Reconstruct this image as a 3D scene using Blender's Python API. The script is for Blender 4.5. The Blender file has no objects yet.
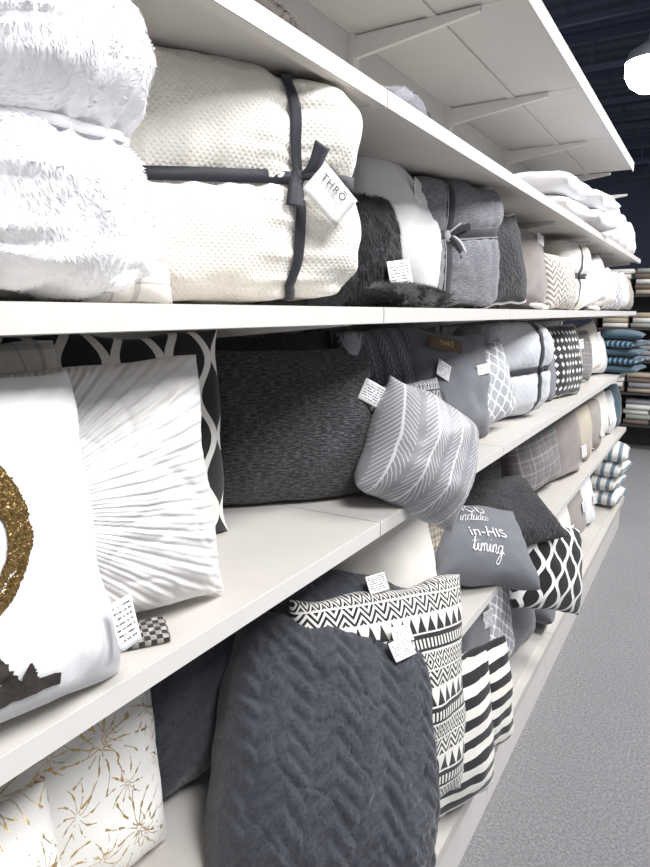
import bpy, math, random, bisect
from mathutils import Vector, Matrix, noise
random.seed(7)
SC=bpy.context.scene
COL=SC.collection
try:
    SC.view_settings.view_transform='Standard'
except Exception: pass

# ---------------------------------------------------------------- materials
class E:
    def __init__(s,g,v): s.g=g; s.v=v
    def __add__(a,b): return a.g.m('ADD',a,b)
    def __radd__(a,b): return a.g.m('ADD',b,a)
    def __sub__(a,b): return a.g.m('SUBTRACT',a,b)
    def __rsub__(a,b): return a.g.m('SUBTRACT',b,a)
    def __mul__(a,b): return a.g.m('MULTIPLY',a,b)
    def __rmul__(a,b): return a.g.m('MULTIPLY',b,a)
    def __truediv__(a,b): return a.g.m('DIVIDE',a,b)
    def abs(a): return a.g.m('ABSOLUTE',a)
    def sin(a): return a.g.m('SINE',a)
    def cos(a): return a.g.m('COSINE',a)
    def frac(a): return a.g.m('FRACT',a)
    def floor(a): return a.g.m('FLOOR',a)
    def sqrt(a): return a.g.m('SQRT',a)
    def lt(a,b): return a.g.m('LESS_THAN',a,b)
    def gt(a,b): return a.g.m('GREATER_THAN',a,b)
    def mx(a,b): return a.g.m('MAXIMUM',a,b)
    def mn(a,b): return a.g.m('MINIMUM',a,b)
    def at2(a,b): return a.g.m('ARCTAN2',a,b)
class G:
    def __init__(s,name):
        s.mat=bpy.data.materials.new(name); s.mat.use_nodes=True
        s.nt=s.mat.node_tree; s.b=s.nt.nodes['Principled BSDF']
        s.uvn=None
    def new(s,t): return s.nt.nodes.new(t)
    def put(s,sock,v):
        if isinstance(v,E): v=v.v
        if isinstance(v,(int,float)): sock.default_value=v
        else: s.nt.links.new(v,sock)
    def m(s,op,*a):
        n=s.new('ShaderNodeMath'); n.operation=op
        for i,x in enumerate(a): s.put(n.inputs[i],x)
        return E(s,n.outputs[0])
    def uv(s):
        if not s.uvn:
            t=s.new('ShaderNodeTexCoord'); x=s.new('ShaderNodeSeparateXYZ')
            s.nt.links.new(t.outputs['UV'],x.inputs[0]); s.uvn=(t,E(s,x.outputs[0]),E(s,x.outputs[1]))
        return s.uvn[1],s.uvn[2]
    def noise(s,scale,detail=3,coord='UV',rough=.5):
        t=s.new('ShaderNodeTexCoord'); n=s.new('ShaderNodeTexNoise')
        n.inputs['Scale'].default_value=scale; n.inputs['Detail'].default_value=detail; n.inputs['Roughness'].default_value=rough
        s.nt.links.new(t.outputs[coord],n.inputs['Vector']); return E(s,n.outputs['Fac'])
    def mix(s,f,c1,c2):
        n=s.new('ShaderNodeMixRGB'); s.put(n.inputs[0],f)
        for i,c in ((1,c1),(2,c2)):
            if isinstance(c,tuple): n.inputs[i].default_value=(*c[:3],1)
            else: s.nt.links.new(c,n.inputs[i])
        return n.outputs[0]
    def bump(s,h,strength,dist=.002):
        n=s.new('ShaderNodeBump'); n.inputs['Strength'].default_value=strength; n.inputs['Distance'].default_value=dist
        s.put(n.inputs['Height'],h); s.nt.links.new(n.outputs[0],s.b.inputs['Normal'])
def srgb(r,g,b):
    f=lambda c:(c/255/12.92) if c/255<=.04045 else ((c/255+.055)/1.055)**2.4
    return (f(r),f(g),f(b))
MATS={}
def fabric(name,c1,c2=None,pat=None,rough=.85,h=None,bs=.5,bd=.002,sheen=.2,metal=False,mott=.12,weave=450,coord='UV'):
    g=G(name); c1=srgb(*c1)
    U,V=g.uv()
    n=g.noise(weave,2); big=g.noise(14,3)
    dark=tuple(x*(1-mott*2.2) for x in c1)
    col=g.mix((n*.6+big*.4),dark,tuple(min(1,x*(1+mott*.6)) for x in c1))
    if pat:
        f=pat(U,V,g)
        c2=srgb(*c2)
        col=g.mix(f,col,c2)
        if metal:
            g.put(g.b.inputs['Metallic'],f*.6); g.put(g.b.inputs['Roughness'],rough-f*(rough-.4))
    if not(pat and metal): g.b.inputs['Roughness'].default_value=rough
    g.nt.links.new(col,g.b.inputs['Base Color'])
    try: g.b.inputs['Sheen Weight'].default_value=sheen
    except Exception: pass
    hh=n*.35
    if h: hh=hh+h(U,V,g)
    g.bump(hh,bs,bd)
    MATS[name]=g.mat; return g.mat
def plain(name,c,rough=.5,metal=0,bumpscale=None,bs=.2,coord='Object',mott=.04,emit=None):
    g=G(name); c=srgb(*c); n=g.noise(bumpscale or 30,3,coord)
    col=g.mix(n,tuple(x*(1-mott*2) for x in c),tuple(min(1,x*(1+mott)) for x in c))
    g.nt.links.new(col,g.b.inputs['Base Color'])
    g.b.inputs['Roughness'].default_value=rough; g.b.inputs['Metallic'].default_value=metal
    if bumpscale: g.bump(n,bs,.003)
    if emit:
        g.b.inputs['Emission Color'].default_value=(1,.98,.95,1); g.b.inputs['Emission Strength'].default_value=emit
    MATS[name]=g.mat; return g.mat
PI=math.pi
# pattern functions (U,V in metres)
def stripes(p,duty=.5,axis='V'):
    return lambda U,V,g: (((V if axis=='V' else U)/p).frac()).lt(duty)
def ogee(px,py,th=.35):
    def f(U,V,g):
        a=(U*(2*PI/px)).cos(); b=(V*(2*PI/py)).cos()
        return ((a+b).abs().lt(th))
    return f
def curvy(px,py,w=.05,k=.22):
    # ogee lattice: mirrored S-curves that meet and part
    def f(U,V,g):
        x=((U/px).frac()-.5).abs(); c=(V*(2*PI/py)).cos()
        s=x-(c*k+.25)
        return s.abs().lt(w)
    return f
def tribal(c=.05):
    def f(U,V,g):
        v=V/c; r=v.frac(); k=(v.floor()*.25).frac()
        tri=((U/(c*.8)).frac()-.5).abs()*2
        A=tri.gt(r)
        z=(((U/(c*1.1)).frac()-.5).abs()*1.2+r*1.0)
        B=((z*2.5).frac()).gt(.5)
        D=((((U/(c*.7)).frac()-.5).abs()+(r-.5).abs())*3).frac().lt(.5)
        k0=k.lt(.1); k1=k.gt(.2)*k.lt(.3); k2=k.gt(.4)*k.lt(.6); k3=k.gt(.7)
        line=r.lt(.1)
        dots=((U/(c*.3)).frac()-.5).abs().lt(.25)*(r-.5).abs().lt(.25)
        res=k0*A+k1*B+k2*D+k3*(1-dots)
        return (res*(1-line)).mn(1)
    return f
def zig(p=.04,amp=.03):
    def f(U,V,g):
        t=((U/p).frac()-.5).abs()*2*amp
        return ((V+t)/(amp*.9)).frac().lt(.5)
    return f
def leaf(p=.05,q=.012,th=.28,k=1.0):
    def f(U,V,g):
        n=g.noise(10,1)
        u=U+n*.015
        x=((u/p).frac()-.5).abs()
        l=((V+x*p*1.5+n*.004)/q).frac().lt(th)
        stem=x.lt(.035)
        return (l*(x.lt(.40))+stem).mn(1)*k
    return f
def floral(cell=.13):
    def f(U,V,g):
        w=g.noise(12,2)
        def layer(cell,ox,k,R,cu):
            a=(U/cell)+ox+w*.35; b=(V/cell)+ox*1.7+w*.3
            off=(b.floor()*.37).frac()
            x=(a+off).frac()-.5; y=b.frac()-.5
            r=(x*x+y*y).sqrt(); ang=y.at2(x)
            s=(ang*k+r*cu+w*3).sin().abs()
            pet=(s*r).lt(.035)
            leafs=((r*30).sin().gt(.3))*(s*r).lt(.085)
            brk=g.noise(60,2).gt(.42)
            return (pet+leafs*r.gt(.1)).mn(1)*r.lt(R)*brk*r.gt(.03)
        return (layer(cell,0,6,.48,3)+layer(cell*.6,.33,5,.42,-4)).mn(1)
    return f
def plaid(p=.07,w=.12):
    def f(U,V,g):
        a=((U/p).frac()).lt(w); b=((V/p).frac()).lt(w)
        c=((U/p+.35).frac()).lt(w*.4); d=((V/p+.35).frac()).lt(w*.4)
        return (a+b+c+d)*.55
    return f
def dimple(p):
    def f(U,V,g):
        a=((U+V)*(PI/p)).sin().abs(); b=((U-V)*(PI/p)).sin().abs()
        return 1-((1-a)*(1-b)*2.2).mn(1)
    return f
def quilt(p):
    def f(U,V,g):
        a=((U+V)*(PI/p)).sin().abs(); b=((U-V)*(PI/p)).sin().abs()
        return (a.mn(b)).mn(.4)*2.5
    return f
def slub(U,V,g,sx=60,sy=420):
    t=g.new('ShaderNodeTexCoord'); mp=g.new('ShaderNodeMapping'); mp.inputs['Scale'].default_value=(sx,sy,1)
    g.nt.links.new(t.outputs['UV'],mp.inputs[0]); n=g.new('ShaderNodeTexNoise'); n.inputs['Scale'].default_value=1; n.inputs['Detail'].default_value=3
    g.nt.links.new(mp.outputs[0],n.inputs['Vector']); return E(g,n.outputs['Fac'])
def slubcol(U,V,g): return ((slub(U,V,g)-.45)*4).mx(0).mn(1)
def heather(U,V,g): return ((slub(U,V,g,75,360)-.44)*6).mx(0).mn(1)*((slub(U,V,g,420,30)-.2)*2).mx(.3).mn(1)

fabric('white_faux_fur',(252,252,255),rough=1,sheen=.3,mott=.01,weave=200,bs=.1)
fabric('cream_matelasse',(247,243,234),h=dimple(.0090),bs=.7,bd=.0014,mott=.012)
fabric('cream_plain',(230,226,219),mott=.03,bs=.3)
fabric('white_cotton',(236,236,238),mott=.015,bs=.25)
fabric('white_pleated',(228,226,224),mott=.015,rough=.6,bs=.5,h=lambda U,V,g:((V-.0).at2(U+.09)*150+g.noise(20,3)*5).sin()*1.0,bd=.0013)
fabric('navy_ribbon',(34,37,48),rough=.6,mott=.1)
fabric('white_ribbon',(240,240,244),rough=.6,mott=.03)
fabric('plaid_ribbon',(36,39,50),(180,180,184),stripes(.016,.14,'U'),rough=.7)
fabric('grey_linen',(118,119,126),(152,153,159),slubcol,mott=.2,h=slub,bs=.6)
fabric('grey_cotton',(114,116,123),mott=.08)
fabric('light_grey_quilt',(204,206,212),h=quilt(.03),bs=.5,bd=.002,mott=.02)
fabric('charcoal_woven',(40,41,45),(108,110,114),heather,mott=.3,h=lambda U,V,g:slub(U,V,g,75,360)*3,bs=1,bd=.003,weave=230)
fabric('charcoal_plush',(46,47,52),mott=.25,h=lambda U,V,g:g.noise(90,4)*3,bs=.9,bd=.004)
fabric('slate_fur',(68,70,79),rough=.95,mott=.16,sheen=.3,weave=350)
fabric('black_fabric',(34,34,38),mott=.2)
fabric('ogee_black',(24,24,27),(232,230,226),curvy(.085,.13,.085,.17),mott=.1)
fabric('trellis_black',(20,21,25),(236,234,232),curvy(.085,.12,.095,.17),mott=.1)
fabric('tribal_print',(230,227,221),(28,28,33),tribal(.034),mott=.05)
fabric('tribal_dark',(44,45,50),(160,160,164),tribal(.04),mott=.1)
fabric('striped_print',(238,235,228),(26,26,31),stripes(.05,.5),mott=.05)
fabric('leaf_grey',(146,146,152),(226,227,232),leaf(.058,.0115,.2,.8),mott=.05,rough=.45)
fabric('leaf_dark',(78,81,89),(140,142,148),leaf(.06,.016,.3),mott=.1)
fabric('grey_diamond',(168,170,178),(238,238,240),ogee(.05,.05,.35),mott=.06)
fabric('geo_black',(34,34,39),(228,226,222),lambda U,V,g:(((U/.035).frac()-.5).abs()+((V/.035).frac()-.5).abs()).lt(.33),mott=.08)
fabric('gold_floral',(234,232,228),(200,170,114),floral(.13),mott=.02,metal=True)
fabric('linen_plaid',(220,216,210),(150,150,150),plaid(.08,.1),mott=.06)
fabric('mustard_plaid',(196,190,176),(120,100,72),plaid(.035,.25),mott=.1)
fabric('grey_plaid',(112,110,112),(160,154,148),plaid(.06,.12),mott=.12)
fabric('taupe',(162,154,149),mott=.1)
fabric('taupe_velvet',(138,128,124),mott=.18,sheen=.5)
fabric('tan',(192,180,164),mott=.1)
fabric('chevron_taupe',(228,222,214),(140,132,126),zig(.04,.025),mott=.06)
fabric('teal',(56,84,100),mott=.15)
fabric('teal_stripe',(40,58,82),(110,158,178),stripes(.03,.35),mott=.1)
fabric('blue_stripe',(226,226,222),(112,128,144),stripes(.06,.4),mott=.06)
fabric('brown_plush',(86,74,68),mott=.2)
fabric('grey_shag',(160,160,168),mott=.12)
fabric('check_scrap',(40,38,40),(200,192,184),lambda U,V,g:((U/.014).frac().lt(.5)-(V/.014).frac().lt(.5)).abs()*(g.noise(90,1)*1.6-.3).mx(.2).mn(1),mott=.1)
plain('shelf_paint',(204,199,194),.45,mott=.02)
plain('lip_paint',(219,216,213),.4,mott=.02)
plain('panel_paint',(202,200,197),.55,mott=.02)
plain('bracket_paint',(220,218,215),.4)
plain('sequin_gold',(138,112,68),.3,.7,bumpscale=200,bs=.2,mott=.3)
plain('foil_dark',(96,88,84),.42,.5,bumpscale=60,bs=.6,mott=.5)
plain('print_white',(232,232,236),.7)
plain('print_black',(28,28,30),.7)
plain('brown_label',(92,70,48),.6)
plain('label_gold',(206,180,120),.5,.3)
plain('tassel_grey',(168,170,176),.9,bumpscale=300,bs=.8)
plain('lamp_hood',(200,205,214),.35,.4)
plain('lamp_glow',(255,255,255),.5,emit=14)
plain('beam_paint',(56,62,84),.6)
plain('far_wall_paint',(66,72,92),.8)
plain('fixture_dark',(64,60,60),.6)
TAG=fabric('tag_paper',(244,244,246),(96,96,104),lambda U,V,g:((V/.0042).frac().lt(.38))*(g.noise(330,1).gt(.46))*(U.abs().lt(.014))*(V.abs().lt(.015)),rough=.5,mott=.01,bs=.05)
fabric('tag_blank',(246,245,242),rough=.5,mott=.01,bs=.05)
def carpet():
    g=G('carpet'); a=g.noise(420,3,'Object',.7); b=g.noise(110,4,'Object',.8); c=g.noise(2.5,3,'Object')
    t=(a*.5+b*.5-.5)*5+.5
    col=g.mix(t.mn(1).mx(0),srgb(104,102,106),srgb(190,188,191))
    col=g.mix(c*.25,col,srgb(126,124,128))
    g.nt.links.new(col,g.b.inputs['Base Color']); g.b.inputs['Roughness'].default_value=.95
    g.bump(a+b,.9,.006); return g.mat
CARPET=carpet()
def ceilm():
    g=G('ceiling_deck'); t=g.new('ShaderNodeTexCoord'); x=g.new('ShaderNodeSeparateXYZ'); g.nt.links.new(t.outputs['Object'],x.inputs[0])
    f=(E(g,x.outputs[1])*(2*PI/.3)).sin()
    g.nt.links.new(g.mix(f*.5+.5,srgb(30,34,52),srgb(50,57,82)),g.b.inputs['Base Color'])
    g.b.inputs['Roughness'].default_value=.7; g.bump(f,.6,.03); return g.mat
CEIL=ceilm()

# ---------------------------------------------------------------- mesh helpers
def mk(name,verts,faces,mat,parent=None,luv=None,smooth=True,M=None,cn=None):
    me=bpy.data.meshes.new(name); me.from_pydata([tuple(v) for v in verts],[],faces); 
    if luv:
        ul=me.uv_layers.new(name='UVMap'); flat=[c for p in luv for c in p]; ul.data.foreach_set('uv',flat)
    me.materials.append(MATS[mat] if isinstance(mat,str) else mat)
    if smooth: me.polygons.foreach_set('use_smooth',[True]*len(me.polygons))
    me.update()
    if cn:
        n0=len(verts)-len(cn)
        me.normals_split_custom_set_from_vertices([(0,0,0)]*n0+[tuple(c) for c in cn])
    ob=bpy.data.objects.new(name,me); COL.objects.link(ob)
    if parent: ob.parent=parent
    if M is not None: ob.matrix_world=M
    return ob
def info(ob,label,cat,group=None,kind=None):
    ob['label']=label; ob['category']=cat
    if group: ob['group']=group
    if kind: ob['kind']=kind
def boxdata(x0,x1,y0,y1,z0,z1,b=0):
    V=[(x,y,z) for x in (x0,x1) for y in (y0,y1) for z in (z0,z1)]
    F=[(0,1,3,2),(4,6,7,5),(0,4,5,1),(2,3,7,6),(0,2,6,4),(1,5,7,3)]
    return V,F
def box(name,x0,x1,y0,y1,z0,z1,mat,parent=None,bev=0):
    V,F=boxdata(x0,x1,y0,y1,z0,z1)
    o=mk(name,V,F,mat,parent,smooth=False)
    if bev:
        m=o.modifiers.new('b','BEVEL'); m.width=bev; m.segments=2
    return o
def boxes(name,L,mat,parent=None):
    V=[];F=[]
    for b in L:
        v,f=boxdata(*b); n=len(V); V+=v; F+=[tuple(i+n for i in q) for q in f]
    return mk(name,V,F,mat,parent,smooth=False)
def blades(verts,faces,luv,count,length,width,seed,droop=.6,clump=14,lay=1.1,up=.25):
    # fur strands that lie along the pile direction so the pile looks combed
    rnd=random.Random(seed); k=0; starts=[]; CN=[]
    for f in faces: starts.append(k); k+=len(f)
    base=list(faces); V=[Vector(v) for v in verts]
    cum=[];tot=0
    for f in base:
        a=((V[f[1]]-V[f[0]]).cross(V[f[2]]-V[f[0]])).length
        tot+=a; cum.append(tot)
    for i in range(count):
        fi=min(bisect.bisect(cum,rnd.random()*tot),len(base)-1); f=base[fi]
        a,b=rnd.random(),rnd.random()
        p00,p10,p11,p01=V[f[0]],V[f[1]],V[f[2]],V[f[3] if len(f)>3 else f[2]]
        p=(p00*(1-a)+p10*a)*(1-b)+(p01*(1-a)+p11*a)*b
        n=(p10-p00).cross(p11-p00)
        if n.length<1e-12: continue
        n.normalize()
        nv=Vector(noise.noise_vector(p*clump))
        d=nv*lay+Vector((rnd.uniform(-.2,.2),rnd.uniform(-.2,.2),rnd.uniform(-.2,.2)-droop))
        d=d-n*d.dot(n)
        if d.length<1e-4: continue
        d=(d.normalized()+n*up*rnd.uniform(.5,1.4)).normalized()
        L=length*rnd.uniform(.6,1.25)
        s=d.cross(n); 
        if s.length<1e-4: continue
        s=s.normalized()*width
        q=len(verts)
        verts+= [p-s,p+s,p+d*L]; faces.append((q,q+1,q+2))
        m=(n+d*.12+nv*.12).normalized(); CN+=[m,m,m]
        u=luv[starts[fi]]; luv+=[u,u,u]
    return CN

class Th: pass
def orient(alpha,beta,gamma):
    return Matrix.Rotation(math.radians(90-alpha),4,'Z')@Matrix.Rotation(math.radians(-beta),4,'X')@Matrix.Rotation(math.radians(gamma),4,'Y')
def place(ob,verts,x,y,z,R,mode):
    if mode=='b':
        mz=min((R@Vector(v)).z for v in verts); M=Matrix.Translation((x,y,z-mz))@R
    else: M=Matrix.Translation((x,y,z))@R
    ob.matrix_world=M
def pillow(name,label,mat,x,y,z,w,h,t,al=0,be=10,ga=0,mode='b',n=26,seed=None,cat='pillow',group=None,relief=None,fur=None,sag=.14,wr=1.0,inset=.075,pw=.46,rc=0.03,edge=1):
    seed=seed if seed is not None else random.randint(0,9999)
    T=Th(); T.w=w;T.h=h
    wob=.032*min(w,h)*edge
    def S(u,v,side):
        k=1-rc*u*u*v*v
        x_=w/2*u*(1-inset*(1-v*v)*abs(u))*k; z_=h/2*v*(1-inset*(1-u*u)*abs(v))*k
        e=max(0,(1-abs(u)**2.4))*max(0,(1-abs(v)**2.4))
        th=t/2*(e**pw)*(1-sag*v)
        nn=noise.noise(Vector((u*1.7+seed,v*1.7,side*5)))*.18+noise.noise(Vector((u*4,v*4+seed,side*7)))*.08
        cr=(1-abs(noise.noise(Vector(((abs(u)-abs(v))*6,seed*1.3+side,(u*v)*1.5))))*3)*.10*(abs(u*v))
        rd=max(0,.5-abs(noise.noise(Vector((u*2.6+seed*.7,v*2.6,side*3.3)))) *5)*.09
        th*=1+wr*(nn+cr-rd)
        if relief: th+=relief(x_,z_)*min(1,e*6)
        x_+=noise.noise(Vector((v*2,seed,1)))*wob*abs(u); z_+=noise.noise(Vector((u*2,seed,9)))*wob*abs(v)
        return Vector((x_,-side*(th+.003),z_))
    T.S=S
    rs=[(lambda s:s*(1.45-.45*s*s))(-1+2*i/n) for i in range(n+1)]
    V=[];F=[];L=[]
    for side in (1,-1):
        off=len(V)
        for j in range(n+1):
            for i in range(n+1): V.append(S(rs[i],rs[j],side))
        for j in range(n):
            for i in range(n):
                a=off+j*(n+1)+i; q=(a,a+1,a+n+2,a+n+1)
                if side<0: q=q[::-1]
                F.append(q); L+=[(V[k].x,V[k].z) for k in q]
    m=(n+1)*(n+1)
    ring=[i for i in range(n)]+[j*(n+1)+n for j in range(n)]+[n*(n+1)+n-i for i in range(n)]+[(n-j)*(n+1) for j in range(n)]
    for k in range(len(ring)):
        a,b=ring[k],ring[(k+1)%len(ring)]
        q=(b,a,a+m,b+m); F.append(q); L+=[(V[i].x,V[i].z) for i in q]
    base=list(V); cn=None
    if fur: cn=blades(V,F,L,fur[0],fur[1],fur[2],seed,*(fur[3:]))
    ob=mk(name,V,F,mat,luv=L,cn=cn)
    place(ob,base,x,y,z,orient(al,be,ga),mode)
    info(ob,label,cat,group)
    T.ob=ob; T.ring=[base[i]*.5+base[i+m]*.5 for i in ring]
    def on(xm,zm,lift):
        u=xm/(w/2);v=zm/(h/2)
        for _ in range(3):
            u=xm/(w/2*(1-inset*(1-v*v)*abs(u))); v=zm/(h/2*(1-inset*(1-u*u)*abs(v)))
        u=max(-1,min(1,u));v=max(-1,min(1,v))
        p=S(u,v,1); return Vector((xm,p.y-lift,zm))
    T.on=on
    return T
def bundle(name,label,mat,x,y,z,w,h,t,al=0,be=0,ga=0,n=28,a0=0,b0=0,ribbon=None,rw=.012,fur=None,cat='throw',group=None,seed=1,k=5,pinch=.1,vert=True,hor=True,slope=0,lump=1,knot=True,gath=.012,pwid=.12):
    T=Th(); T.w=w;T.h=h
    def S(p,out=0):
        a,b,c=p
        r=(abs(a)**k+abs(b)**k+abs(c)**k)**(-1/k)
        q=Vector((a*r,b*r,c*r))
        sl=slope*a*(1 if c>0 else 0)
        dv=abs(a-a0) if vert else 9; dh=abs(b-b0-sl) if hor else 9
        pin=0
        pin+=pinch*math.exp(-(dv/pwid)**2)
        pin+=pinch*math.exp(-(dh/pwid)**2)
        ga_=0
        if hor: ga_+=math.exp(-(dh/.30)**2)*math.sin(a*23+noise.noise(Vector((a*4,seed,0)))*6+c*9)
        if vert: ga_+=math.exp(-(dv/.30)**2)*math.sin(b*23+noise.noise(Vector((b*4,seed,5)))*6+c*9)
        if out: ga_=0
        sc=1-min(pin,pinch*1.25)
        lob=1+.08*abs(math.sin(PI*min(1,abs(a-a0))))*abs(math.sin(PI*min(1,abs(b-b0))))
        s=1+lump*(.04*noise.noise(Vector((a*1.5+seed,b*1.5,c*1.5)))+.022*noise.noise(Vector((a*4+seed,b*4,c*4))))
        X=q.x*w/2*(1-(1-sc)*.55)*s; Z=q.y*h/2*(1-(1-sc)*.55)*s; Y=-q.z*t/2*(1-(1-sc)*1.7)*lob*s*(1+gath*ga_)
        v=Vector((X,Y,Z)); 
        if out: v+= Vector((q.x/w,-q.z/t,q.y/h)).normalized()*out
        return v
    V=[];F=[];L=[];idx={}
    def vid(p):
        key=tuple(round(c,4) for c in p)
        if key not in idx: idx[key]=len(V); V.append(S(p))
        return idx[key]
    faces=[((1,0,0),(0,1,0),(0,0,1)),((-1,0,0),(0,1,0),(0,0,-1)),((0,0,-1),(0,1,0),(1,0,0)),((0,0,1),(0,1,0),(-1,0,0)),((1,0,0),(0,0,-1),(0,1,0)),((1,0,0),(0,0,1),(0,-1,0))]
    for du,dv,nn in faces:
        for j in range(n):
            for i in range(n):
                q=[];uvq=[]
                for (ii,jj) in ((i,j),(i+1,j),(i+1,j+1),(i,j+1)):
                    a=-1+2*ii/n;b=-1+2*jj/n
                    p=[nn[c]+du[c]*a+dv[c]*b for c in range(3)]
                    q.append(vid(p)); P=V[q[-1]]
                    if abs(nn[2])>0: uvq.append((P.x,P.z))
                    elif abs(nn[0])>0: uvq.append((P.y,P.z))
                    else: uvq.append((P.x,P.y))
                F.append(tuple(q)); L+=uvq
    base=list(V); cn=None
    if fur: cn=blades(V,F,L,fur[0],fur[1],fur[2],seed,*(fur[3:]))
    ob=mk(name,V,F,mat,luv=L,cn=cn)
    place(ob,base,x,y,z,orient(al,be,ga),'b')
    info(ob,label,cat,group); T.ob=ob; T.S=S
    if ribbon:
        RV=[];RF=[];RL=[]
        loops=[]
        if vert: loops.append('v')
        if hor: loops.append('h')
        for lp in loops:
            N=96; off=len(RV); hw=rw/(w if lp=='v' else h)*2/2
            for i in range(N):
                tt=i/N*4; sgn=int(tt); fr=(tt-sgn)*2-1
                e,c={0:(fr,1),1:(1,-fr),2:(-fr,-1),3:(-1,fr)}[sgn]
                for s_ in (-1,0,1):
                    if lp=='v': p=(a0+s_*hw,e,c)
                    else: p=(e,b0+s_*hw+slope*e*(1 if c>0 else 0),c)
                    RV.append(S(p,.004+.001*(s_==0)))
            for i in range(N):
                for s_ in (0,1):
                    a=off+i*3+s_; b=off+((i+1)%N)*3+s_
                    q=(a,b,b+1,a+1); RF.append(q); RL+=[((jj-off)%3*.008,(jj//3)*.01) for jj in q]
        r=mk('ribbon',RV,RF,ribbon,ob,luv=RL)
        sm=r.modifiers.new('s','SOLIDIFY'); sm.thickness=.0012
        P=S((a0,b0+slope*a0,1))
        if knot: ico('knot',ribbon,ob,P+Vector((0,-.007,0)),(rw*.55,.007,rw*.6))
    return T
def ico(name,mat,parent,c,s,sub=2):
    import bmesh
    bm=bmesh.new(); bmesh.ops.create_icosphere(bm,subdivisions=sub,radius=1)
    V=[Vector((v.co.x*s[0],v.co.y*s[1],v.co.z*s[2]))+Vector(c) for v in bm.verts]; F=[tuple(v.index for v in f.verts) for f in bm.faces]; bm.free()
    return mk(name,V,F,mat,parent)
def strip(name,pts,wid,mat,parent,side=Vector((1,0,0)),nrm=Vector((0,-1,0)),taper=1):
    V=[];F=[];L=[]
    pts=[Vector(p) for p in pts]
    P=[]
    for i in range(len(pts)-1):
        a=pts[max(0,i-1)];b=pts[i];c=pts[i+1];d=pts[min(len(pts)-1,i+2)]
        for k in range(6):
            t=k/6; P.append(.5*((2*b)+(c-a)*t+(2*a-5*b+4*c-d)*t*t+(3*b-a-3*c+d)*t**3))
    P.append(pts[-1])
    for i,p in enumerate(P):
        d=(P[min(i+1,len(P)-1)]-P[max(i-1,0)]).normalized(); s=d.cross(nrm)
        s=s.normalized() if s.length>1e-4 else side
        ww=wid*(taper+(1-taper)*i/(len(P)-1))
        V+=[p-s*ww/2,p+s*ww/2]
    for i in range(len(P)-1):
        q=(2*i,2*i+1,2*i+3,2*i+2); F.append(q); L+=[((j%2)*.01,(j//2)*.01) for j in q]
    o=mk(name,V,F,mat,parent,luv=L); m=o.modifiers.new('s','SOLIDIFY'); m.thickness=.001; return o
def tag(T,xm,zm,w=.05,h=.035,rot=0,lift=.006,tilt=0,twist=0,mat=TAG,pos=None,name='tag'):
    p=pos if pos is not None else (T.on(xm,zm,lift) if hasattr(T,'on') else Vector((xm,-.1,zm)))
    n=6;V=[];F=[];L=[]
    R=Matrix.Rotation(math.radians(twist),3,'Z')@Matrix.Rotation(math.radians(tilt),3,'X')@Matrix.Rotation(math.radians(rot),3,'Y')
    for j in range(n+1):
        for i in range(n+1):
            a=(i/n-.5)*w;b=(j/n-.5)*h
            q=R@Vector((a,-.003*math.cos(i/n*3)-.003*(j/n-.5)**2,b)); V.append(p+q)
    for j in range(n):
        for i in range(n):
            a=j*(n+1)+i; q=(a,a+1,a+n+2,a+n+1); F.append(q)
            for k in q: L.append((((k%(n+1))/n-.5)*.034,((k//(n+1))/n-.5)*.036))
    o=mk(name,V,F,mat,T.ob,luv=L); m=o.modifiers.new('s','SOLIDIFY'); m.thickness=.0008
    T.tagR=R;T.tagp=p
    return o
def textmesh(body,size,align='CENTER',shear=0,res=3,spacing=1,offset=0):
    import bmesh
    cu=bpy.data.curves.new('t','FONT'); cu.body=body; cu.size=size; cu.align_x=align; cu.align_y='CENTER'; cu.shear=shear; cu.resolution_u=res; cu.space_character=spacing; cu.offset=offset
    o=bpy.data.objects.new('t',cu); COL.objects.link(o)
    dg=bpy.context.evaluated_depsgraph_get(); me=bpy.data.meshes.new_from_object(o.evaluated_get(dg))
    bm=bmesh.new(); bm.from_mesh(me)
    bmesh.ops.triangulate(bm,faces=bm.faces[:])
    for _ in range(3):
        es=[e for e in bm.edges if e.calc_length()>size*.18]
        if es: bmesh.ops.subdivide_edges(bm,edges=es,cuts=1)
        bmesh.ops.triangulate(bm,faces=bm.faces[:])
    V=[v.co.copy() for v in bm.verts]; bm.verts.index_update(); F=[tuple(v.index for v in f.verts) for f in bm.faces]
    bm.free(); bpy.data.objects.remove(o); return V,F
def thro(size):
    # THRO with a long bar above the O
    V,F=textmesh('THRO',size,spacing=1.25)
    mx=max(v.x for v in V); top=max(v.y for v in V); q=len(V); ow=size*.62
    V+=[Vector((mx-ow,top+size*.10,0)),Vector((mx-size*.04,top+size*.10,0)),Vector((mx-size*.04,top+size*.18,0)),Vector((mx-ow,top+size*.18,0))]
    F.append((q,q+1,q+2,q+3)); return V,F
def print_text(T,body,size,xm,zm,rot,mat,lift=.003,name='lettering',**k):
    V,F=textmesh(body,size,**k); c,s=math.cos(math.radians(rot)),math.sin(math.radians(rot))
    P=[T.on(xm+v.x*c-v.y*s, zm+v.x*s+v.y*c, lift) for v in V]
    return mk(name,P,F,mat,T.ob,smooth=False)
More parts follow.
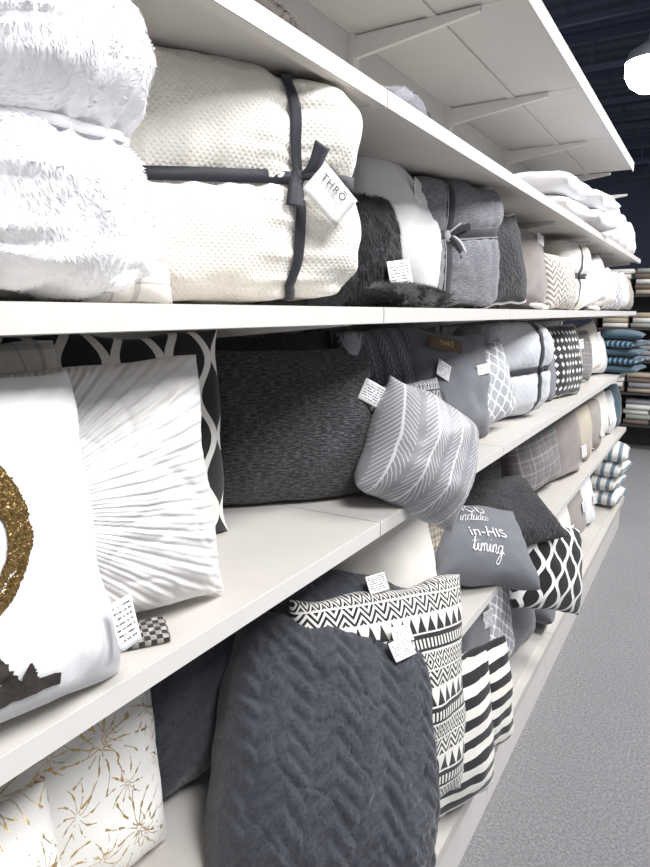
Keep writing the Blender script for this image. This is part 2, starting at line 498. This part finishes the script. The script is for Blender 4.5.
# pen-stroke script letters on a unit x-height, used for the hand-lettered words
GL={'i':([[(.0,.1),(.18,.95),(.16,.1),(.3,.0),(.45,.25)],[(.22,1.35),(.25,1.42)]],.42),
 'n':([[(0,.1),(.1,.9),(.08,0)],[(.09,.5),(.35,1.0),(.5,.8),(.45,.1),(.6,0),(.75,.25)]],.72),
 'c':([[(.55,.8),(.35,1.0),(.08,.6),(.15,.08),(.4,0),(.65,.25)]],.62),
 'l':([[(0,.2),(.3,1.2),(.35,2.0),(.18,2.0),(.12,1.0),(.14,.15),(.3,0),(.45,.25)]],.42),
 'u':([[(0,.3),(.12,.95),(.1,.2),(.3,0),(.5,.4),(.58,.95),(.54,.15),(.68,0),(.8,.25)]],.76),
 'd':([[(.5,.85),(.3,1.0),(.06,.6),(.12,.08),(.35,.05),(.55,.6),(.66,2.0),(.54,.2),(.68,0),(.8,.25)]],.76),
 'e':([[(.05,.45),(.4,.65),(.4,.98),(.2,1.0),(.05,.5),(.15,.05),(.38,.0),(.6,.25)]],.56),
 's':([[(0,.1),(.35,1.05),(.3,.7),(.5,.3),(.3,0),(.08,.1)]],.52),
 't':([[(.0,.2),(.28,1.8),(.16,.9),(.14,.2),(.28,0),(.45,.25)],[(-.1,1.15),(.5,1.22)]],.42),
 'm':([[(0,.1),(.1,.9),(.08,0)],[(.09,.5),(.28,1.0),(.42,.8),(.38,0)],[(.39,.5),(.6,1.0),(.75,.8),(.7,.1),(.85,0),(1.0,.25)]],.98),
 'g':([[(.5,.85),(.3,1.0),(.06,.6),(.12,.1),(.35,.1),(.54,.7),(.56,.9),(.5,-.4),(.3,-.95),(.05,-.7),(.3,-.2),(.75,.25)]],.74),
 '.':([[(.05,.02),(.1,.08)]],.2)}
def script(T,word,size,x0,z0,mat,slant=.3,lw=.1,lift=.003):
    V=[];F=[];cx=x0
    for chh in word:
        st,adv=GL[chh]
        for pts in st:
            P=[]
            for i in range(len(pts)-1):
                a=Vector(pts[max(0,i-1)]);b=Vector(pts[i]);c=Vector(pts[i+1]);d=Vector(pts[min(len(pts)-1,i+2)])
                for k in range(5):
                    t=k/5; P.append(.5*((2*b)+(c-a)*t+(2*a-5*b+4*c-d)*t*t+(3*b-a-3*c+d)*t**3))
            P.append(Vector(pts[-1])); q=len(V)
            for i,p in enumerate(P):
                d=(P[min(i+1,len(P)-1)]-P[max(i-1,0)]); dn=d.normalized() if d.length>1e-6 else Vector((0,1))
                w_=lw*(.6+.6*abs(dn.y)); nx,ny=-dn.y*w_/2,dn.x*w_/2
                for sgn in (-1,1):
                    X=p.x+nx*sgn; Y=p.y+ny*sgn
                    V.append(T.on(cx+(X+Y*slant)*size,z0+Y*size,lift))
            for i in range(len(P)-1): F.append((q+2*i,q+2*i+1,q+2*i+3,q+2*i+2))
        cx+=adv*size
    return mk('script_lettering',V,F,mat,T.ob,smooth=False)
def piping(T,r,mat):
    V=[];F=[];R=T.ring;N=len(R)
    for i,p in enumerate(R):
        d=(R[(i+1)%N]-R[i-1]).normalized(); a=d.cross(Vector((0,1,0))).normalized(); b=Vector((0,1,0))
        for k in range(6):
            t=k/6*2*PI; V.append(p+a*math.cos(t)*r+b*math.sin(t)*r)
    for i in range(N):
        for k in range(6): F.append((i*6+k,((i+1)%N)*6+k,((i+1)%N)*6+(k+1)%6,i*6+(k+1)%6))
    mk('piping',V,F,mat,T.ob)

# ---------------------------------------------------------------- setting
def struct(ob,label):
    ob['kind']='structure'; ob['label']=label; ob['category']='room'
fl=box('floor',-4,7,-3,16,-.05,0,CARPET); struct(fl,'speckled grey loop carpet floor of the shop')
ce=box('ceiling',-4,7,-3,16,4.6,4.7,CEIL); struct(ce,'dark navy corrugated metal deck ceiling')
wf=box('wall_far',-4,7,16,16.1,0,4.6,'far_wall_paint'); struct(wf,'dark blue grey painted far shop wall')
for i in range(11):
    b=boxes('ceiling_beam',[(-4,7,1.5+i*1.35,1.56+i*1.35,4.5,4.6),(-4,7,1.5+i*1.35,1.56+i*1.35,4.2,4.25)]+[(-3.9+j*.6,-3.87+j*.6,1.51+i*1.35,1.55+i*1.35,4.25,4.5) for j in range(18)],'beam_paint')
    info(b,'blue painted open steel ceiling joist under the metal deck','beam','steel joists under the ceiling')

# shelving bays
ZT,ZM,ZL,ZB,ZC,ZU=1.558,1.172,.745,.25,1.905,2.346
ys=[-.57+.8*i for i in range(8)]
for i in range(7):
    a,b=ys[i]+.0015,ys[i+1]-.0015
    e=bpy.data.objects.new('shelving_unit',None); COL.objects.link(e); e.location=(-.75,(a+b)/2,0)
    info(e,'off-white painted steel shop shelving bay stacked with pillows','shelving','shelving bays along the aisle')
    inv=Matrix.Translation((.75,-(a+b)/2,0))
    def ch(o): 
        o.parent=e; o.matrix_parent_inverse=inv
    ch(boxes('back_panel',[(-1.03,-1.0,a,b,0,2.36)],'panel_paint'))
    for z in (ZT,ZM,ZL,ZC):
        s=boxes('shelf',[(-.999,-.502,a,b,z-.018,z),(-.502,-.498,a,b,z-.027,z+.001),(-.516,-.502,a,b,z-.027,z-.018)],'shelf_paint'); ch(s)
        s2=boxes('shelf_lip',[(-.4985,-.497,a,b,z-.026,z)],'lip_paint'); ch(s2)
    ch(boxes('base_deck',[(-.999,-.502,a,b,ZB-.02,ZB),(-.502,-.47,a,b,ZB-.05,ZB-.012)],'shelf_paint'))
    ch(boxes('kick_plate',[(-.5,-.492,a,b,0,ZB-.05)],'lip_paint'))
    if i<6:
        ch(boxes('top_panel',[(-.999,-.5,a,b,ZU,ZU+.02),(-.5,-.494,a,b,ZU-.012,ZU+.035),(-.76,-.735,a,b,ZU-.006,ZU)],'panel_paint'))
    u=boxes('upright',[(-1.0,-.985,b-.018,b+.018,0,2.346)],'bracket_paint'); ch(u)
    def brk(z,L,hh,nm='bracket'):
        y0,y1=b-.01,b+.006
        V=[(-.985,y0,z),(-.985,y0,z-hh),(-.985+L,y0,z-.012),(-.985+L,y0,z),(-.985,y1,z),(-.985,y1,z-hh),(-.985+L,y1,z-.012),(-.985+L,y1,z)]
        F=[(0,1,2,3),(7,6,5,4),(0,4,5,1),(1,5,6,2),(2,6,7,3),(3,7,4,0)]
        ch(mk(nm,V,F,'bracket_paint',smooth=False))
    brk(ZU-.006,.37,.06)
    for z in (ZT,ZM,ZL,ZC): brk(z-.019,.42,.05)

# ---------------------------------------------------------------- top shelf
Z=ZT+.001
A=bundle('faux_fur_throw','white faux fur comforter bundle tied with white ribbon','white_faux_fur',-.66,.375,Z,.37,.318,.26,al=12,ribbon='white_ribbon',rw=.010,fur=(38000,.0065,.0013,.25,14,.8,.2),seed=3,pinch=.15,n=56,slope=0,k=5,lump=2.2,a0=-.02,gath=.05,pwid=.16)
pillow('throw_pillow','off-white pillow standing behind the fur bundle','cream_plain',-.86,.78,Z,.40,.31,.12,al=5,be=8)
pillow('throw_pillow','off-white pillow edge beside the fur bundle','linen_plaid',-.64,.585,Z,.12,.10,.05,al=20,be=8)
CB=bundle('quilted_comforter','cream matelasse comforter bundle tied with navy ribbon','cream_matelasse',-.675,.80,Z,.415,.325,.25,al=29,ribbon='navy_ribbon',rw=.018,seed=11,pinch=.07,n=64,k=5,a0=.42,b0=.02,cat='comforter',slope=.08,knot=True,gath=.03,pwid=.15,lump=1.3)
kp=CB.S((.42,.02+.08*.42,1))
d0=Vector((0,-.012,0))
strip('ribbon_tail',[kp+d0,kp+Vector((.014,-.022,.012)),kp+Vector((.028,-.026,.044))],.026,'navy_ribbon',CB.ob,taper=.35)
strip('ribbon_tail',[kp+d0,kp+Vector((-.012,-.020,-.010)),kp+Vector((-.016,-.024,-.042))],.028,'navy_ribbon',CB.ob,taper=.35)
strip('ribbon_loop',[kp+d0,kp+Vector((.020,-.026,.002)),kp+Vector((.040,-.024,.010)),kp+Vector((.050,-.02,.002))],.020,'navy_ribbon',CB.ob,taper=.4)
tp=kp+Vector((.030,-.044,-.026))
tag(CB,0,0,.070,.050,rot=42,pos=tp,twist=-8,mat=MATS['tag_blank'])
V,F=thro(.0145)
mk('lettering',[tp+CB.tagR@Vector((v.x-.004,-.0062,v.y+.008)) for v in V],F,'print_black',CB.ob,smooth=False)
T=pillow('throw_pillow','charcoal shaggy pillow standing beside the cream comforter','charcoal_plush',-.68,1.25,Z,.30,.25,.12,al=14,be=8,fur=(9000,.018,.0014,.7,30,.8,.35))
tag(T,.06,-.06,.085,.055,rot=-8,lift=.018)
T=pillow('shaggy_throw','flat folded black shaggy throw with long fringe','black_fabric',-.555,1.27,Z,.26,.09,.035,al=0,be=80,fur=(5000,.022,.0012,.2,30,1,.4),cat='throw')
T=pillow('throw_pillow','white pillow tipped on one corner with paper tag','white_cotton',-.69,1.47,Z,.37,.30,.13,al=10,be=10,ga=20,wr=1.4,inset=.1)
tag(T,.0,.07,.036,.05,rot=-4)
GB=bundle('folded_comforter','grey linen comforter bundle tied with striped ribbon','grey_linen',-.68,1.72,Z,.36,.315,.20,al=20,ribbon='plaid_ribbon',rw=.026,seed=5,pinch=.08,n=34,vert=True,b0=.15,cat='comforter',a0=-.3,slope=.12,lump=1.6,gath=.03,k=7)
kq=GB.S((-.3,.12,1))
strip('ribbon_tail',[kq+d0,kq+Vector((.03,-.02,.02)),kq+Vector((.07,-.022,.035))],.03,'plaid_ribbon',GB.ob,taper=.5)
strip('ribbon_tail',[kq+d0,kq+Vector((.03,-.02,-.02)),kq+Vector((.05,-.022,-.05))],.03,'plaid_ribbon',GB.ob,taper=.5)
T=pillow('throw_pillow','dark grey pillow with white piping','charcoal_plush',-.585,1.96,Z,.25,.27,.10,al=20,be=8,n=26,ga=-6); piping(T,.006,'white_cotton')
T=pillow('throw_pillow','taupe pillow with hang tag','taupe_velvet',-.66,2.42,Z,.42,.30,.14,al=14,be=10,ga=5,inset=.1); tag(T,.13,.10,.06,.04,rot=5)
T=pillow('throw_pillow','dark slate pillow behind the taupe pillow','charcoal_plush',-.8,2.2,Z,.38,.27,.12,al=10,be=10)
pillow('throw_pillow','taupe and cream chevron lumbar pillow','chevron_taupe',-.56,2.70,Z,.30,.22,.10,al=8,be=8)
bundle('folded_comforter','white comforter bundle tied with navy ribbon','cream_plain',-.66,3.17,Z,.36,.30,.20,al=13,ribbon='navy_ribbon',rw=.024,seed=8,n=18,cat='comforter',a0=.3)
for k,(yy,mt,hh,lb) in enumerate([(3.62,'white_cotton',.25,'plain white pillow on the top shelf row'),(3.95,'cream_plain',.22,'cream pillow on the top shelf row'),(4.28,'grey_diamond',.25,'pale grey diamond print pillow'),(4.6,'white_cotton',.24,'white pillow near the rack end'),(4.88,'taupe',.22,'taupe pillow at the rack end')]):
    T=pillow('throw_pillow',lb,mt,-.60,yy,Z,.36,hh,.13,al=14,be=8,n=16,ga=random.uniform(-10,10),inset=.1)
for yy,x in ((2.30,-.53),(3.45,-.53)):
    T=pillow('folded_washcloth','small white folded cloth on the shelf front','white_cotton',x,yy,Z,.07,.05,.014,be=78,n=8,cat='cloth',group='small folded cloths')
# canopy shelf items
Z=ZC+.001
pillow('plush_pillow','small brown plush pillow on the upper shelf','brown_plush',-.57,.82,Z,.14,.06,.05,be=30,fur=(2500,.008,.001,.2,20))
pillow('plush_pillow','grey shaggy pillow on the upper shelf','grey_shag',-.58,1.26,Z,.17,.07,.06,be=60,fur=(4000,.012,.001,.2,20))
for k,(xx,yy,zz,w_,t_) in enumerate([(-.66,2.80,0,.46,.08),(-.66,2.77,.075,.42,.09),(-.62,3.25,0,.4,.09),(-.62,3.25,.085,.36,.09)]):
    pillow('bed_pillow','white bed pillow lying flat in a stack','white_cotton',xx,yy,Z+zz,w_,.34,t_,al=5,be=86,n=16,group='white bed pillows on the upper shelf')
for k,(yy,hh) in enumerate([(3.6,.22),(3.88,.25),(4.2,.22),(4.55,.22)]):
    pillow('bed_pillow','white bed pillow standing upright on the upper shelf','white_cotton',-.60,yy,Z,.36,hh,.14,al=22,be=10,n=14,group='white bed pillows on the upper shelf')

# ---------------------------------------------------------------- middle shelf
Z=ZM+.001
T=pillow('throw_pillow','white and grey plaid linen pillow behind the sequin pillow','linen_plaid',-.73,.35,Z,.40,.352,.12,al=2,be=4)
S1=pillow('sequin_pillow','white pillow with gold sequin ring and dark foil print','white_cotton',-.575,.265,Z,.37,.335,.15,al=6,be=14,ga=2,n=36,seed=21)
def sequins(T,cx,cz,rx,rz,w0,mat,name):
    rnd=random.Random(5); V=[];F=[]
    N=96
    for i in range(N+1):
        a=2*PI*i/N
        for k in range(6):
            s=1-w0*k/5*(1+.3*math.sin(a)); V.append(T.on(cx+rx*s*math.cos(a),cz+rz*s*math.sin(a),.0016))
    for i in range(N):
        for k in range(5): q=i*6+k; F.append((q,q+6,q+7,q+1))
    for i in range(4600):
        a=rnd.uniform(0,2*PI); s=1-w0*rnd.random()*(1+.3*math.sin(a))
        x,z=cx+rx*s*math.cos(a),cz+rz*s*math.sin(a)
        p=T.on(x,z,.0024); R=Matrix.Rotation(rnd.uniform(-.24,.24),3,'X')@Matrix.Rotation(rnd.uniform(-.24,.24),3,'Z')
        q=len(V)
        for k in range(6): V.append(p+R@Vector((.0014*math.cos(k*PI/3),0,.0014*math.sin(k*PI/3))))
        F.append(tuple(range(q,q+6)))
    return mk(name,V,F,mat,T.ob,smooth=False)
sequins(S1,.010,.020,.068,.076,.34,'sequin_gold','sequin_ring')
tag(S1,.158,-.100,.030,.048,rot=-4,lift=.022)
def brush(T,strokes,mat,name,seed):
    rnd=random.Random(seed); V=[];F=[]
    for (x0,z0,x1,z1,w,w2) in strokes:
        N=18; dx,dz=x1-x0,z1-z0; L=math.hypot(dx,dz); nx,nz=-dz/L,dx/L; q=len(V)
        for i in range(N+1):
            t=i/N; ww=w+(w2-w)*t
            for s in (-1,0,1):
                o=s*ww*(rnd.uniform(.75,1.2) if s else 0)
                V.append(T.on(x0+dx*t+nx*o,z0+dz*t+nz*o+.003*math.sin(t*4),.0022+len(F)*1e-6))
        for i in range(N):
            for s in (0,1): a=q+i*3+s; F.append((a,a+3,a+4,a+1))
    return mk(name,V,F,mat,T.ob)
brush(S1,[(-.04,-.130,.085,-.122,.009,.006),(-.005,-.128,.010,-.060,.026,.001),(.035,-.127,.022,-.075,.020,.001),(-.035,-.127,-.02,-.07,.018,.001),(.055,-.122,.058,-.098,.010,.001)],'foil_dark','foil_print',3)
OG=pillow('throw_pillow','black and white ogee print pillow behind the pleated pillow','ogee_black',-.79,.675,Z,.40,.36,.10,al=22,be=3)
PL=pillow('pleated_pillow','white satin pillow with sunburst pleats','white_pleated',-.645,.485,Z,.37,.33,.15,al=26,be=10,ga=-1,n=140,seed=33,wr=1.0,
    relief=lambda x,z:.0017*math.sin(math.atan2(z,x+.09)*74+2.0*noise.noise(Vector((x*8,z*8,0))))*min(1,math.hypot(x+.09,z)/.08)+.0014*noise.noise(Vector((x*26,z*26,2))))
T=pillow('fabric_swatch','small black white and brown mosaic checked cloth on the shelf','check_scrap',-.55,.49,Z,.075,.045,.005,al=35,be=80,ga=0,n=10,cat='cloth',inset=.02,edge=.5)
pillow('throw_pillow','dark charcoal pillow behind the woven pillow','charcoal_plush',-.89,1.22,Z,.50,.345,.12,al=10,be=4)
W4=pillow('woven_pillow','charcoal woven square pillow with tassel on its corner','charcoal_woven',-.735,1.07,Z,.385,.315,.13,al=42,be=10,ga=0,n=34,inset=.04,seed=12)
tag(W4,.178,.055,.055,.045,rot=28,lift=.02)
V=[];F=[]
rnd=random.Random(4)
for i in range(420):
    d=Vector((rnd.gauss(-.15,.25),rnd.gauss(-.2,.2),1)).normalized(); Lh=rnd.uniform(.035,.06)
    p=Vector((.150+rnd.uniform(-.004,.004),-.02,.130)); q=len(V); V+=[p+Vector((.0012,0,0)),p+Vector((-.0012,0,0)),p+d*Lh]; F.append((q,q+1,q+2))
mk('tassel',V,F,'tassel_grey',W4.ob)
T=pillow('throw_pillow','slate pillow with pale leaf print','leaf_dark',-.76,1.60,Z,.38,.34,.12,al=12,be=6,ga=-5)
T=pillow('throw_pillow','dark tribal print pillow behind the feather pillow','tribal_dark',-.60,1.37,Z,.30,.23,.09,al=14,be=12)
T=pillow('throw_pillow','dark grey pillow slumped behind the feather pillow','charcoal_plush',-.66,1.54,Z,.30,.20,.12,al=16,be=28,ga=8); tag(T,.02,.05,.06,.05,rot=15,lift=.012)
L6=pillow('feather_pillow','silver grey plump pillow with white feather lines tipped over shelf edge','leaf_grey',-.50,1.215,1.266,.25,.26,.20,al=27,be=22,ga=33,mode='c',n=38,seed=5,inset=.05,pw=.58,rc=.05,wr=.7)
T=pillow('throw_pillow','grey cotton pillow with brown label','grey_cotton',-.67,1.80,Z,.38,.325,.14,al=19,be=10,ga=5,wr=1.5,inset=.1)
tag(T,-.06,.105,.15,.034,rot=4,lift=.012,mat=MATS['brown_label'],name='brown_label')
q=T.tagp; V,F=thro(.019)
mk('lettering',[q+T.tagR@Vector((v.x,-.0055,v.y)) for v in V],F,'label_gold',T.ob,smooth=False)
tag(T,-.09,.03,.06,.045,rot=20,lift=.01); tag(T,.10,.04,.07,.03,rot=-10,lift=.01)
pillow('throw_pillow','pale grey and white diamond print pillow','grey_diamond',-.62,2.0,Z,.30,.26,.11,al=16,be=10,ga=-10,inset=.1)
pillow('throw_pillow','grey pillow standing at the shelf back','grey_linen',-.86,2.0,Z,.38,.34,.12,al=8,be=8)
bundle('quilted_comforter','pale grey quilted comforter bundle tied with navy ribbon','light_grey_quilt',-.67,2.36,Z,.38,.345,.24,al=24,ribbon='navy_ribbon',rw=.022,seed=14,n=30,cat='comforter',a0=.5,slope=.05,k=4,pinch=.06,gath=.02)
pillow('throw_pillow','black and cream geometric print pillow','geo_black',-.61,3.06,Z,.38,.34,.13,al=14,be=8)
for k,(yy,mt,hh,lb) in enumerate([(2.76,'grey_cotton',.30,'grey pillow beside quilted bundle'),(3.4,'taupe',.31,'taupe pillow on the middle shelf'),(3.7,'grey_plaid',.29,'grey plaid pillow on the middle shelf'),(4.0,'cream_plain',.29,'cream pillow on the middle shelf'),(4.25,'white_cotton',.26,'white pillow on the middle shelf')]):
    T=pillow('throw_pillow',lb,mt,-.66,yy,Z,.38,hh,.13,al=14,be=8,n=16,ga=random.uniform(-10,10),inset=.1)
    if k in (1,3): tag(T,.12,.05,.07,.05)
for k in range(5):
    pillow('seat_cushion','navy and teal striped seat cushion in a stack','teal_stripe' if k%2 else 'teal',-.57,4.58,Z+k*.052,.46,.36,.055,al=4+random.uniform(-8,8),be=88,n=10,group='striped cushions at the rack end',cat='cushion',wr=.4)

# ---------------------------------------------------------------- third shelf
Z=ZL+.001
pillow('throw_pillow','white pillow with gold floral print','gold_floral',-.60,.235,Z,.35,.29,.12,al=2,be=12)
pillow('throw_pillow','white pillow with gold blossom print beside plush pillow','gold_floral',-.72,.48,Z,.34,.33,.13,al=8,be=12,ga=5)
pillow('plush_pillow','charcoal faux fur pillow in shadow','slate_fur',-.75,.80,Z,.42,.37,.16,al=8,be=10,fur=(12000,.009,.0012,.4,18),relief=lambda x,z:.004*math.sin(x*80+2*noise.noise(Vector((x*20,z*8,0)))))
def chev(x,z):
    x=x+.5+.006*noise.noise(Vector((x*12,z*12,8))); c=(x/.085)%1; v=abs(c-.5)*.085*.9
    kk=((z+v+.006*noise.noise(Vector((x*14,z*14,3))))/.034)%1
    g=(.5-.5*math.cos(2*PI*kk))**.7
    col=min(1,min(c,1-c)*10)
    return .0056*g*(.5+.5*col)+.0022*noise.noise(Vector((x*34,z*34,0)))+.0010*noise.noise(Vector((x*80,z*80,0)))
F2=pillow('fur_throw','slate grey plush fur throw folded square beneath another','slate_fur',-.55,.975,.872,.37,.40,.16,al=20,be=30,ga=24,mode='c',n=90,seed=9,inset=.0,relief=chev,fur=(20000,.006,.0011,.5,16,.8,.3),wr=.9,cat='throw',pw=.34)
F1=pillow('fur_throw','large slate grey plush fur throw with soft carved chevron ribs','slate_fur',-.500,.850,.828,.385,.40,.18,al=23,be=38,ga=28,mode='c',n=150,seed=17,inset=-.01,relief=chev,fur=(42000,.0052,.0010,.5,16,.8,.26),wr=.9,pw=.30,cat='throw',rc=.05)
tag(F1,.10,.165,.055,.035,rot=-30,lift=.016); tag(F1,.105,.195,.05,.03,rot=-22,lift=.03)
tag(F2,.03,.17,.055,.035,rot=-22,lift=.02)
pillow('tribal_pillow','large black and cream tribal print pillow slumped over the shelf edge','tribal_print',-.492,1.045,.800,.47,.47,.14,al=19,be=10,ga=9,mode='c',n=34,seed=44)
pillow('throw_pillow','plain cream pillow standing at the shelf back','cream_plain',-.68,1.43,Z,.40,.33,.12,al=14,be=10,ga=-4)
pillow('throw_pillow','mustard and grey plaid pillow','mustard_plaid',-.70,1.70,Z,.36,.33,.11,al=12,be=8)
L=pillow('text_pillow','grey pillow with white script lettering','grey_cotton',-.575,1.86,.855,.37,.29,.14,al=29,be=50,ga=18,mode='c',n=34,seed=3,inset=.09)
print_text(L,'GOD',.048,-.030,.084,0,'print_white')
script(L,'includes',.0190,-.080,.034,'print_white',lw=.085)
print_text(L,'in-HIS',.050,.0,-.006,0,'print_white')
script(L,'timing.',.029,-.072,-.076,'print_white',lw=.095)
pillow('plush_pillow','charcoal plush pillow slumped above the lettered pillow','charcoal_plush',-.60,2.20,.86,.44,.30,.12,al=28,be=55,ga=2,mode='c',fur=(5000,.01,.0014,.3,20))
pillow('throw_pillow','grey plaid pillow on the third shelf','grey_plaid',-.66,2.92,Z,.42,.34,.13,al=14,be=10,ga=-7,inset=.1)
pillow('throw_pillow','charcoal pillow behind the plaid pillow','charcoal_plush',-.82,2.6,Z,.40,.34,.12,al=8,be=8)
for k,(yy,mt,hh,lb) in enumerate([(3.3,'taupe_velvet',.34,'taupe velvet pillow on the third shelf'),(3.62,'tan',.32,'tan pillow on the third shelf'),(3.95,'taupe',.31,'taupe pillow on the third shelf'),(4.25,'cream_plain',.31,'cream pillow on the third shelf'),(4.55,'white_cotton',.30,'white pillow on the third shelf'),(4.85,'teal',.32,'teal pillow at the rack end')]):
    T=pillow('throw_pillow',lb,mt,-.62,yy,Z,.38,hh,.14,al=14,be=8,n=16,ga=random.uniform(-10,10),inset=.1)
    if k in (0,2,3): tag(T,.1,-.05,.07,.06)

# ---------------------------------------------------------------- base deck
Z=ZB+.001
T=pillow('striped_pillow','black and white striped pillow on the base deck','striped_print',-.515,1.47,Z,.34,.40,.14,al=26,be=4,ga=-2)
T=pillow('striped_pillow','black and white striped pillow leaning on its twin','striped_print',-.520,1.72,Z,.31,.33,.13,al=26,be=6,ga=-2)
T=pillow('throw_pillow','grey cotton pillow standing on the base deck','grey_cotton',-.64,1.90,Z,.38,.43,.12,al=14,be=6,ga=5); tag(T,.11,.08,.07,.06)
pillow('throw_pillow','grey pillow with pale diamond print on the base deck','grey_diamond',-.62,2.16,Z,.34,.38,.12,al=8,be=10,ga=-6)
pillow('throw_pillow','grey linen pillow on the base deck','grey_linen',-.60,2.42,Z,.36,.32,.12,al=8,be=10)
pillow('throw_pillow','plain grey cotton pillow lying on the base deck','grey_cotton',-.66,2.78,Z,.42,.40,.14,al=0,be=84)
pillow('trellis_pillow','black pillow with white ogee print tipped on a corner','trellis_black',-.455,2.34,.64,.35,.33,.14,al=26,be=18,ga=18,mode='c')
for k,(yy,mt,hh,lb) in enumerate([(3.0,'leaf_grey',.34,'grey leaf print pillow on the base deck'),(3.35,'cream_plain',.34,'cream pillow on the base deck'),(3.7,'taupe',.36,'taupe pillow on the base deck'),(4.05,'white_cotton',.34,'white pillow on the base deck')]):
    T=pillow('throw_pillow',lb,mt,-.64,yy,Z,.38,hh,.14,al=12,be=10,n=16,ga=random.uniform(-10,10),inset=.1)
    tag(T,.1,.0,.07,.06)
for k in range(4):
    pillow('seat_cushion','white cushion with soft blue stripes in a stack','blue_stripe',-.61+random.uniform(-.02,.02),4.75,Z+k*.10,.38,.34,.12,al=6+random.uniform(-14,14),be=86,n=12,group='blue striped cushions at the rack end',cat='cushion',wr=.8)

# ---------------------------------------------------------------- far towels
e=bpy.data.objects.new('towel_rack',None); COL.objects.link(e); e.location=(-.4,8.2,0)
info(e,'dark shop shelf holding folded towels','shelving')
for o in [boxes('frame',[(-1.25,-1.2,8,8.5,0,2.05),(.6,.65,8,8.5,0,2.05),(-1.25,.65,8.45,8.5,0,2.05)],'fixture_dark')]+[boxes('shelf',[(-1.2,.6,8,8.45,.28+.36*j,.30+.36*j)],'fixture_dark') for j in range(5)]:
    o.parent=e; o.matrix_parent_inverse=Matrix.Translation((.4,-8.2,0))
tm=[]
for nm,c in (('towel_white',(236,234,228)),('towel_sage',(160,166,154)),('towel_tan',(190,176,154)),('towel_grey',(150,150,156)),('towel_brown',(126,108,96))):
    fabric(nm,c,mott=.1); tm.append(nm)
protos={}
rt=random.Random(3)
def towel(mn,x,y,z):
    if mn not in protos:
        V=[];F=[]; prof=[]
        for k in range(9):
            a=PI/2+PI*k/8; prof.append((-.17+.026*math.cos(a),.026*math.sin(a)+.028))
        prof+=[(.16,.002),(.17,.028),(.16,.054)]
        n=len(prof)
        for xx in (-.13,-.125,.125,.13):
            s=.9 if abs(xx)>.127 else 1
            for p in prof: V.append((xx,p[0]*s,(p[1]-.028)*s+.028))
        for r in range(3):
            for i in range(n): F.append((r*n+i,r*n+(i+1)%n,(r+1)*n+(i+1)%n,(r+1)*n+i))
        F+= [tuple(range(n))[::-1],tuple(range(3*n,4*n))]
        me=bpy.data.meshes.new('folded_towel'); me.from_pydata(V,[],F); me.materials.append(MATS[mn]); me.polygons.foreach_set('use_smooth',[True]*len(F)); protos[mn]=me
    o=bpy.data.objects.new('folded_towel',protos[mn]); COL.objects.link(o); o.location=(x+rt.uniform(-.012,.012),y+rt.uniform(-.02,.02),z); o.rotation_euler=(0,0,rt.uniform(-.06,.06))
    info(o,mn.replace('towel_','')+' folded bath towel stacked on a dark shelf','towel','folded towels on the far rack')
for j in range(5):
    for cx in range(5):
        for k in range(rt.choice((3,4,5))):
            towel(rt.choice(tm),-1.0+cx*.3,8.22,.301+.36*j+k*.057)

# ---------------------------------------------------------------- lamps
def lathe(name,prof,mat,parent,c,N=24):
    V=[];F=[]
    for r,z in prof:
        for i in range(N):
            a=i/N*2*PI; V.append((c[0]+r*math.cos(a),c[1]+r*math.sin(a),c[2]+z))
    for j in range(len(prof)-1):
        for i in range(N): F.append((j*N+i,j*N+(i+1)%N,(j+1)*N+(i+1)%N,(j+1)*N+i))
    return mk(name,V,F,mat,parent)
for (x,y,z) in ((-.76,7.1,3.76),(-.72,13,3.9)):
    e=bpy.data.objects.new('pendant_lamp',None); COL.objects.link(e); e.location=(x,y,z)
    info(e,'glowing round high bay pendant lamp under the dark ceiling','lamp','high bay lamps')
    lathe('lamp_globe',[(.001,-.22),(.09,-.2),(.17,-.14),(.215,-.05),(.215,.05),(.17,.13)],'lamp_glow',e,(0,0,0))
    lathe('lamp_hood',[(.22,.05),(.19,.14),(.09,.2),(.04,.24),(.03,.3),(.001,.3)],'lamp_hood',e,(0,0,0))
    lathe('lamp_cord',[(.006,.28),(.006,.8)],'lamp_hood',e,(0,0,0),8)
def area(x,y,z,sx,sy,p,rx=0,ry=0,col=(1,.997,.995)):
    l=bpy.data.lights.new('area','AREA'); l.shape='RECTANGLE'; l.size=sx; l.size_y=sy; l.energy=p; l.color=col
    o=bpy.data.objects.new('ceiling_light',l); COL.objects.link(o); o.location=(x,y,z); o.rotation_euler=(rx,ry,0)
area(1.3,.2,3.6,1.2,1.2,118,0,math.radians(25)); area(1.3,3.0,3.6,1.2,1.2,120,0,math.radians(25)); area(1.3,6.0,3.6,1.2,1.2,110,0,math.radians(20)); area(1,10.5,3.6,2,2,100)
w=bpy.data.worlds.new('w'); SC.world=w; w.use_nodes=True
w.node_tree.nodes['Background'].inputs[0].default_value=(.92,.96,1,1); w.node_tree.nodes['Background'].inputs[1].default_value=.44

# ---------------------------------------------------------------- camera
th=.1840; ps=.5385; c,s=math.cos,math.sin
Fv=Vector((-s(ps)*c(th),c(ps)*c(th),-s(th))); Rv=Vector((c(ps),s(ps),0)); Uv=Rv.cross(Fv)
cam=bpy.data.cameras.new('camera'); co=bpy.data.objects.new('camera',cam); COL.objects.link(co)
co.matrix_world=Matrix(((Rv.x,Uv.x,-Fv.x,0),(Rv.y,Uv.y,-Fv.y,0),(Rv.z,Uv.z,-Fv.z,1.55),(0,0,0,1)))
cam.sensor_fit='VERTICAL'; cam.sensor_height=24; cam.lens=650/867*24; cam.clip_start=.02
SC.camera=co
